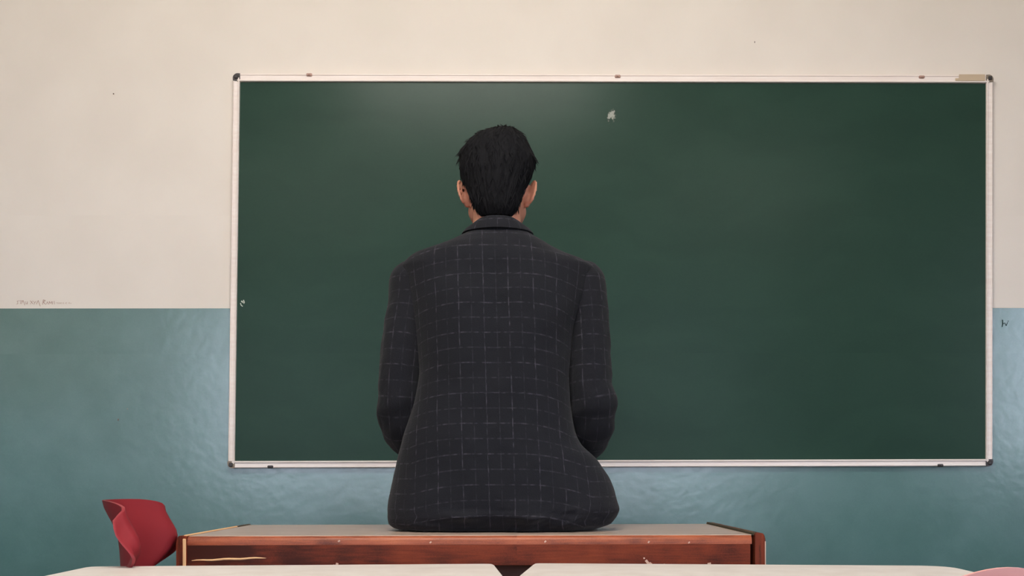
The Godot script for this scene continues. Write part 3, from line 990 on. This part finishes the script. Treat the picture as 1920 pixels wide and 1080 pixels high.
func sleeve(rows: Array, sgn: float) -> ArrayMesh:
	var wr := FastNoiseLite.new()
	wr.seed = 8 if sgn > 0 else 15
	wr.frequency = 1.0
	var mb := MB.new()
	var rings := []
	var uvs := []
	var seg := 64
	var count := 150
	var run := 0.0
	var pts := PackedVector3Array()
	var rad := []
	for r in count + 1:
		var row := row_at(rows, (rows.size() - 1) * float(r) / count)
		pts.append(Vector3(row[0], row[1], row[2]))
		rad.append(row[3])
	for r in count + 1:
		var t := (pts[mini(r + 1, count)] - pts[maxi(r - 1, 0)]).normalized()
		if r > 0: run += pts[r].distance_to(pts[r - 1])
		var side := Vector3.RIGHT
		side = (side - t * side.dot(t)).normalized()
		var other := t.cross(side).normalized()
		var ring := PackedVector3Array()
		var ruv := PackedVector2Array()
		var deep := lerpf(1.22, 1.0, smoothstep(0.25, 0.45, run))
		var elbow := exp(-pow((run - 0.37) / 0.07, 2.0))
		for i in seg + 1:
			var an := TAU * i / seg
			var k := float(rad[r])
			var fold: float = wr.get_noise_3d(cos(an) * 1.2, sin(an) * 1.2, run * 16.0) * 0.0035 * smoothstep(0.06, 0.14, run)
			fold += elbow * 0.0022 * sin(run * 95.0 + sin(an) * 2.5 + cos(an) * 1.5)
			ring.append(pts[r] + side * cos(an) * (k + fold) + other * sin(an) * (k * deep + fold))
			ruv.append(Vector2(an * 0.05 + 0.012, run + 0.01))
		rings.append(ring); uvs.append(ruv)
	# the cuff turns in
	for q in [[0.985, 0.002], [0.9, 0.001], [0.86, -0.02]]:
		var ring := PackedVector3Array()
		var t := (pts[count] - pts[count - 1]).normalized()
		for i in seg + 1: ring.append(pts[count] + (rings[count][i] - pts[count]) * q[0] + t * q[1])
		rings.append(ring); uvs.append(uvs[count])
	mb.loft(rings, uvs, true, true)
	return mb.mesh(70.0)

func collar() -> ArrayMesh:
	# the turned-down collar: a folded band that runs round the neck and is open at the throat
	var mb := MB.new()
	var rings := []
	var uvs := []
	var run := 0.0
	var count := 80
	var old := Vector3.ZERO
	for r in count + 1:
		var an := lerpf(-2.35, 2.35, float(r) / count)    # 0 at the nape
		var sx := sin(an)
		var cz := cos(an)
		var side := absf(an)
		var c := Vector3(-0.0433, 0, -2.458)
		var drop := smoothstep(0.25, 1.5, side)
		var yt := 1.4675 - 0.010 * drop - 0.030 * smoothstep(1.3, 2.35, side)
		var yb := 1.4375 - 0.000 * drop - 0.075 * smoothstep(1.4, 2.35, side)
		var inx := 0.0535
		var inz := 0.058
		var P := func(dx: float, y: float): return c + Vector3(sx * (inx + dx), y, cz * (inz + dx * 0.9))
		var fl := lerpf(0.0195, 0.0280, drop)
		var ring := PackedVector3Array([P.call(-0.002, yb - 0.012), P.call(0.0, yt - 0.006), P.call(0.0012, yt - 0.0015), P.call(0.004, yt), P.call(0.007, yt - 0.002), P.call(fl * 0.75, lerpf(yt, yb, 0.5)), P.call(fl, yb + 0.003), P.call(fl + 0.0012, yb), P.call(fl - 0.001, yb - 0.001), P.call(fl - 0.004, yb + 0.002), P.call(0.004, yb - 0.012), P.call(-0.002, yb - 0.012)])
		if r > 0: run += ring[6].distance_to(old)
		old = ring[6]
		var ruv := PackedVector2Array()
		for k in ring.size(): ruv.append(Vector2(run, -ring[k].y))
		rings.append(ring); uvs.append(ruv)
	mb.loft(rings, uvs, true, true)
	return mb.mesh(60.0)

func hair_mesh() -> ArrayMesh:
	var wr := FastNoiseLite.new()
	wr.seed = 12
	wr.frequency = 1.0
	wr.fractal_octaves = 3
	var mb := MB.new()
	var rings := []
	var uvs := []
	var seg := 180
	var count := 110
	for r in count + 1:
		var row := row_at(HAIR, (HAIR.size() - 1) * float(r) / count)
		var xc: float = (row[1] + row[2]) / 2.0
		var hx: float = (row[2] - row[1]) / 2.0
		var zc: float = HEAD.z + (row[3] + row[4]) / 2.0
		var hz: float = (row[4] - row[3]) / 2.0
		var ring := PackedVector3Array()
		var ruv := PackedVector2Array()
		for i in seg + 1:
			var an := TAU * i / seg
			var cx := cos(an)
			var sz := sin(an)
			var lock := wr.get_noise_3d(cx * 7.0, sz * 7.0, row[0] * 9.0) * 0.0030 + wr.get_noise_3d(cx * 22.0 + row[0] * 30.0, sz * 22.0, row[0] * 14.0) * 0.0018
			lock *= smoothstep(0.0, 0.12, float(r) / count)
			ring.append(Vector3(xc + (hx + lock) * signf(cx) * pow(absf(cx), 0.9), row[0] + lock * 0.5, zc + (hz + lock) * signf(sz) * pow(absf(sz), 0.92)))
			ruv.append(Vector2(an / TAU * 3.0, row[0] * 5.0))
		rings.append(ring); uvs.append(ruv)
	mb.loft(rings, uvs, true, true)
	return mb.mesh(60.0)

# short loose ends that lie along the hair and lift a little off it
func stray_locks(m: ArrayMesh) -> ArrayMesh:
	var arr := m.surface_get_arrays(0)
	var pv: PackedVector3Array = arr[Mesh.ARRAY_VERTEX]
	var nv: PackedVector3Array = arr[Mesh.ARRAY_NORMAL]
	var g := RandomNumberGenerator.new()
	g.seed = 64
	var mb := MB.new()
	for k in 2600:
		var i := g.randi_range(0, pv.size() - 1)
		var n := nv[i]
		if pv[i].y < 1.49 or pv[i].z < HEAD.z - 0.06: continue
		var down := Vector3(g.randf_range(-0.5, 0.5), -1.0, 0.2)
		var flow := (down - n * down.dot(n)).normalized()
		var w := n.cross(flow).normalized() * g.randf_range(0.0010, 0.0022)
		var a := pv[i] - n * 0.0012
		var b := a + flow * g.randf_range(0.008, 0.016) + n * g.randf_range(0.0004, 0.0018)
		var c := b + flow * g.randf_range(0.006, 0.012) + n * g.randf_range(-0.0006, 0.0018)
		var q := [mb.p(a - w), mb.p(a + w), mb.p(a + n * 0.0012), mb.p(b - w * 0.7), mb.p(b + w * 0.7), mb.p(b + n * 0.0010), mb.p(c)]
		mb.quad(q[0], q[3], q[5], q[2]); mb.quad(q[2], q[5], q[4], q[1]); mb.quad(q[1], q[4], q[3], q[0])
		mb.tri(q[3], q[6], q[5]); mb.tri(q[5], q[6], q[4]); mb.tri(q[4], q[6], q[3])
	return mb.mesh(80.0)

func hand(net_mb: MB, wrist: Vector3, dir: Vector3, mirror: float) -> void:
	# a hand lying on a thigh, palm down: built along -z with the thumb towards +x, then turned
	var n := Net.new(Vector3(-0.07, -0.075, -0.215), Vector3(0.085, 0.05, 0.05), 0.003)
	n.cap(Vector3(0, 0, 0.04), Vector3(0, 0.0, 0.0), 0.026, 0.024, 0.01)
	n.ell(Vector3(0, -0.004, -0.05), Vector3(0.041, 0.0155, 0.052), 0.018)
	n.ell(Vector3(0.020, -0.010, -0.035), Vector3(0.018, 0.015, 0.032), 0.014)
	var fx := [0.029, 0.010, -0.010, -0.028]
	var fl := [[0.043, 0.026, 0.021], [0.047, 0.030, 0.022], [0.044, 0.027, 0.021], [0.034, 0.020, 0.019]]
	for k in 4:
		var a := Vector3(fx[k], 0.0, -0.088 + absf(k - 1.2) * 0.004)
		var spread: float = (fx[k]) * 1.6
		var bend := 0.25
		var r := 0.0088 - 0.0006 * absf(k - 1.0)
		n.cap(Vector3(fx[k] * 0.7, -0.002, -0.05), a, 0.010, 0.0098, 0.008)
		for s in 3:
			var b: Vector3 = a + Vector3(sin(spread) * 0.6, -sin(bend), -cos(bend)).normalized() * fl[k][s]
			n.cap(a, b, r, r - 0.0008, 0.0025)
			a = b
			r -= 0.0008
			bend += 0.33
	var t0 := Vector3(0.030, -0.008, -0.022)
	var t1 := Vector3(0.052, -0.014, -0.052)
	var t2 := Vector3(0.060, -0.020, -0.084)
	var t3 := Vector3(0.058, -0.026, -0.108)
	n.cap(t0, t1, 0.0135, 0.0110, 0.012)
	n.cap(t1, t2, 0.0108, 0.0095, 0.003)
	n.cap(t2, t3, 0.0095, 0.0078, 0.003)
	var z := -dir.normalized()
	var x := Vector3.UP.cross(z).normalized()
	var y := z.cross(x)
	var one := MB.new()
	n.add_to(one, Transform3D(Basis(x * mirror, y, z), wrist))
	join(net_mb, one, mirror < 0.0)

func join(into: MB, add: MB, flip := false) -> void:
	var o := into.v.size()
	into.v.append_array(add.v)
	into.uv.append_array(add.uv)
	for i in range(0, add.idx.size(), 3):
		if flip: into.tri(o + add.idx[i], o + add.idx[i + 2], o + add.idx[i + 1])
		else: into.tri(o + add.idx[i], o + add.idx[i + 1], o + add.idx[i + 2])

func head(into: MB) -> void:
	var n := Net.new(Vector3(-0.115, -0.185, -0.14), Vector3(0.115, 0.125, 0.115), 0.0034)
	n.ell(Vector3(0, 0.022, 0.008), Vector3(0.074, 0.086, 0.092), 0.02)
	n.ell(Vector3(0, -0.045, -0.038), Vector3(0.060, 0.078, 0.060), 0.03)
	n.cap(Vector3(-0.045, -0.075, -0.02), Vector3(-0.014, -0.112, -0.072), 0.020, 0.017, 0.03)
	n.cap(Vector3(0.045, -0.075, -0.02), Vector3(0.014, -0.112, -0.072), 0.020, 0.017, 0.03)
	n.cap(Vector3(0, -0.112, -0.080), Vector3(0, -0.108, -0.078), 0.018, 0.018, 0.02)
	n.cap(Vector3(-0.03, 0.014, -0.078), Vector3(0.03, 0.014, -0.078), 0.014, 0.014, 0.02)
	for s in [-1, 1]:
		n.ell(Vector3(s * 0.042, -0.032, -0.066), Vector3(0.022, 0.020, 0.020), 0.02)
		n.ell(Vector3(s * 0.031, -0.006, -0.102), Vector3(0.017, 0.011, 0.013), 0.010, Basis(), true)
		n.ell(Vector3(s * 0.031, -0.006, -0.083), Vector3(0.0145, 0.0115, 0.0115), 0.004)
		n.cap(Vector3(s * 0.009, -0.043, -0.102), Vector3(s * 0.011, -0.041, -0.094), 0.0075, 0.008, 0.006)
		# ear: a leaning dish with a thick rim, a lobe and the stem that joins it to the head
		var lean := Basis(Vector3(0, 1, 0), s * 0.50) * Basis(Vector3(0, 0, 1), -s * 0.24)
		var c := Vector3(s * 0.0790, -0.034, 0.004)
		n.ell(c, Vector3(0.0034, 0.027, 0.0150), 0.004, lean)
		var rim := PackedVector3Array()
		for k in 13:
			var an := lerpf(-1.2, 3.9, k / 12.0)
			rim.append(c + lean * Vector3(s * 0.002, 0.0275 * sin(an) + 0.001, 0.0155 * cos(an) + 0.001))
		for k in 12: n.cap(rim[k], rim[k + 1], 0.0030, 0.0030, 0.002)
		n.cap(c + lean * Vector3(0, -0.022, -0.004), c + lean * Vector3(0, -0.030, -0.006), 0.0068, 0.0052, 0.006)
		n.cap(Vector3(s * 0.066, -0.020, 0.000), c + Vector3(-s * 0.003, 0.010, -0.002), 0.013, 0.005, 0.004)
		n.cap(Vector3(s * 0.064, -0.040, 0.004), c + Vector3(-s * 0.002, -0.004, -0.004), 0.013, 0.006, 0.005)
	n.cap(Vector3(0, 0.0, -0.098), Vector3(0, -0.034, -0.114), 0.0075, 0.0105, 0.010)
	n.cap(Vector3(-0.016, -0.068, -0.092), Vector3(0.016, -0.068, -0.092), 0.0065, 0.0065, 0.006)
	n.cap(Vector3(-0.014, -0.078, -0.090), Vector3(0.014, -0.078, -0.090), 0.0070, 0.0070, 0.005)
	n.cap(Vector3(-0.022, -0.073, -0.099), Vector3(0.022, -0.073, -0.099), 0.0018, 0.0018, 0.003, true)
	# neck
	n.cap(Vector3(0, -0.05, 0.026), Vector3(0, -0.185, 0.030), 0.0525, 0.0590, 0.025)
	n.add_to(into, Transform3D(Basis(), HEAD))

func person() -> void:
	var t := thing("person", "person in a dark checked jacket seated on the wooden table, back turned, facing the chalkboard", "person", Vector3.ZERO)
	# the body: one skin, with the head and hands on finer grids of their own
	var pel := Vector3(-0.033, 0.86, -2.43)
	var n := Net.new(Vector3(-0.36, 0.24, -3.12), Vector3(0.27, 1.46, -2.22), 0.012)
	n.cap(pel + Vector3(-0.06, 0, 0), pel + Vector3(0.06, 0, 0), 0.085, 0.085, 0.05)
	n.cap(pel, Vector3(-0.05, 1.08, -2.43), 0.09, 0.085, 0.05)
	n.cap(Vector3(-0.10, 1.22, -2.445), Vector3(0.005, 1.22, -2.445), 0.09, 0.09, 0.05)
	n.cap(Vector3(-0.05, 1.08, -2.43), Vector3(-0.047, 1.26, -2.447), 0.085, 0.09, 0.05)
	n.cap(Vector3(-0.047, 1.30, -2.45), Vector3(-0.044, 1.42, -2.457), 0.07, 0.052, 0.04)
	for rows in [SLEEVE_RIGHT, SLEEVE_LEFT]:
		var q := []
		for k in [3, 5, 8, 9, 11, 14]: q.append(Vector3(rows[k][0], rows[k][1], rows[k][2]))
		n.cap(Vector3(-0.047, 1.345, -2.452), q[0], 0.045, 0.038, 0.03)
		var rr := [0.040, 0.036, 0.033, 0.032, 0.030, 0.024]
		for k in 5: n.cap(q[k], q[k + 1], rr[k], rr[k + 1], 0.02)
	var legs := []
	for s in [-1, 1]:
		var hip: Vector3 = pel + Vector3(s * 0.088, -0.018, 0)
		var knee := Vector3(pel.x + s * 0.105, 0.840, -2.865)
		var ankle := Vector3(pel.x + s * 0.098, 0.395, -2.90)
		legs.append([hip, knee, ankle])
		n.cap(hip, knee, 0.070, 0.050, 0.03)
		n.cap(knee, knee.lerp(ankle, 0.35) + Vector3(0, 0, 0.012), 0.049, 0.047, 0.02)
		n.cap(knee.lerp(ankle, 0.35) + Vector3(0, 0, 0.012), ankle, 0.047, 0.032, 0.02)
		n.cap(ankle, ankle + Vector3(s * 0.012, -0.055, -0.10), 0.034, 0.026, 0.02)
	var mb := MB.new()
	n.add_to(mb)
	head(mb)
	hand(mb, Vector3(0.088, 0.960, -2.722), Vector3(-0.10, -0.06, -1), -1.0)
	hand(mb, Vector3(-0.176, 0.960, -2.722), Vector3(0.10, -0.06, -1), 1.0)
	part("body", mb.mesh(180.0), M.skin, t, "bare skin of neck, ears and hands")
	for s in [-1, 1]:
		var e := MB.new()
		var en := Net.new(Vector3(-0.016, -0.016, -0.016), Vector3(0.016, 0.016, 0.016), 0.003)
		en.ell(Vector3.ZERO, Vector3(0.011, 0.0075, 0.0105), 0.001)
		en.add_to(e, Transform3D(Basis(), HEAD + Vector3(s * 0.031, -0.006, -0.0868)))
		var ey := part("eye", e.mesh(180.0), M.eye_white, t)
		e = MB.new()
		var c: Vector3 = HEAD + Vector3(s * 0.031, -0.006, -0.0962)
		e.tube(PackedVector3Array([c, c + Vector3(0, 0, -0.0012), c + Vector3(0, 0, -0.0018)]), [0.0052, 0.0045, 0.001], 16)
		part("iris", e.mesh(60.0), M.iris, ey)
		e = MB.new()
		var b: Vector3 = HEAD + Vector3(s * 0.032, 0.017, -0.093)
		e.tube(PackedVector3Array([b + Vector3(-s * 0.018, -0.002, -0.003), b + Vector3(0, 0.003, 0), b + Vector3(s * 0.018, 0, 0.012)]), [0.003, 0.004, 0.0015], 8)
		part("eyebrow", e.mesh(60.0), M.hair, t)
	var hm := hair_mesh()
	var hr := part("hair", hm, M.hair, t, "short black hair tapering to the nape")
	part("stray_locks", stray_locks(hm), M.hair, hr).set_meta("kind", "stuff")
	var j := part("jacket", jacket_torso(), M.jacket, t, "dark navy jacket with thin pale checks")
	part("sleeve", sleeve(SLEEVE_RIGHT, 1.0), M.jacket, j)
	part("sleeve", sleeve(SLEEVE_LEFT, -1.0), M.jacket, j)
	part("collar", collar(), M.jacket, j)
	# trousers: seat, thighs on the table, shins hanging over its far edge
	n = Net.new(Vector3(-0.30, 0.36, -3.05), Vector3(0.25, 1.02, -2.24), 0.012)
	n.cap(pel + Vector3(-0.07, -0.005, 0), pel + Vector3(0.07, -0.005, 0), 0.093, 0.093, 0.05)
	n.cap(pel, pel + Vector3(0, 0.1, 0), 0.105, 0.10, 0.05)
	for l in legs:
		n.cap(l[0] + Vector3(0, 0.002, 0), l[1] + Vector3(0, 0.004, -0.005), 0.081, 0.066, 0.03)
		n.cap(l[1] + Vector3(0, 0.002, -0.005), l[2] + Vector3(0, 0.03, 0), 0.064, 0.054, 0.02)
	mb = MB.new()
	n.add_to(mb)
	part("trousers", mb.mesh(180.0), M.trousers, t)
	for l in legs:
		n = Net.new(l[2] + Vector3(-0.08, -0.13, -0.22), l[2] + Vector3(0.08, 0.06, 0.09), 0.005)
		n.ell(l[2] + Vector3(0, -0.055, 0.005), Vector3(0.040, 0.048, 0.052), 0.02)
		n.ell(l[2] + Vector3(0, -0.075, -0.095), Vector3(0.046, 0.032, 0.088), 0.04)
		n.ell(l[2] + Vector3(0, -0.10, -0.06), Vector3(0.047, 0.012, 0.122), 0.006)
		mb = MB.new()
		n.add_to(mb)
		part("shoe", mb.mesh(180.0), M.shoe, t)

# ------------------------------------------------------------------ scene
func _ready() -> void:
	var cam := Camera3D.new()
	cam.name = "camera"
	cam.projection = Camera3D.PROJECTION_FRUSTUM
	cam.near = 0.05
	cam.far = 100.0
	cam.size = 0.05 * 1080.0 / 2000.0                        # focal length of 2000 pixels
	cam.frustum_offset = Vector2(-23.68, 350.83) / 2000.0 * 0.05
	cam.position = Vector3(0, 0.87685, 0)
	cam.rotation = Vector3(0.0023859, -0.0073706, -0.0016326)
	add_child(cam)
	cam.current = true
	var env := Environment.new()
	env.background_mode = Environment.BG_SKY
	var sky := Sky.new()
	var sm := ProceduralSkyMaterial.new()
	sm.sky_top_color = Color(0.66, 0.73, 0.85)
	sm.sky_horizon_color = Color(0.88, 0.91, 0.97)
	sm.ground_bottom_color = Color(0.35, 0.34, 0.32)
	sm.ground_horizon_color = Color(0.6, 0.6, 0.6)
	sm.sky_energy_multiplier = 3.4
	sm.ground_energy_multiplier = 1.5
	sky.sky_material = sm
	env.sky = sky
	env.tonemap_mode = Environment.TONE_MAPPER_LINEAR
	env.tonemap_exposure = 0.66
	env.sdfgi_enabled = true
	env.ssao_enabled = true
	env.ssil_enabled = true
	var we := WorldEnvironment.new()
	we.name = "world_environment"
	we.environment = env
	add_child(we)
	materials()
	room()
	chalkboard()
	teacher_table()
	person()
	student_desk("white student desk left of the gap, below the seated person's left side", [[-0.7545, -1.885, 0.022], [-0.041, -1.925, 0.016], [-0.019, -1.67, 0.05], [-0.019, -1.44, 0.03], [-0.752, -1.44, 0.03]], 0.722)
	student_desk("white student desk right of the gap, reaching to the pink chair", [[0.030, -1.934, 0.014], [0.7535, -1.86, 0.06], [0.735, -1.44, 0.03], [0.000, -1.44, 0.03], [0.000, -1.675, 0.05]], 0.722)
	make_chair("plastic_chair", "red moulded plastic chair at the left end of the wooden table", M.red_plastic, Vector3(-0.533, 0, -2.06), deg_to_rad(-82.9), 1.0, 0.0452, 5.94)
	make_chair("plastic_chair", "pale pink arched plastic chair on the near side of the right white desk", M.pink_plastic, Vector3(0.447, 0, -1.25), deg_to_rad(6), 0.945, 0.178, 2.0)
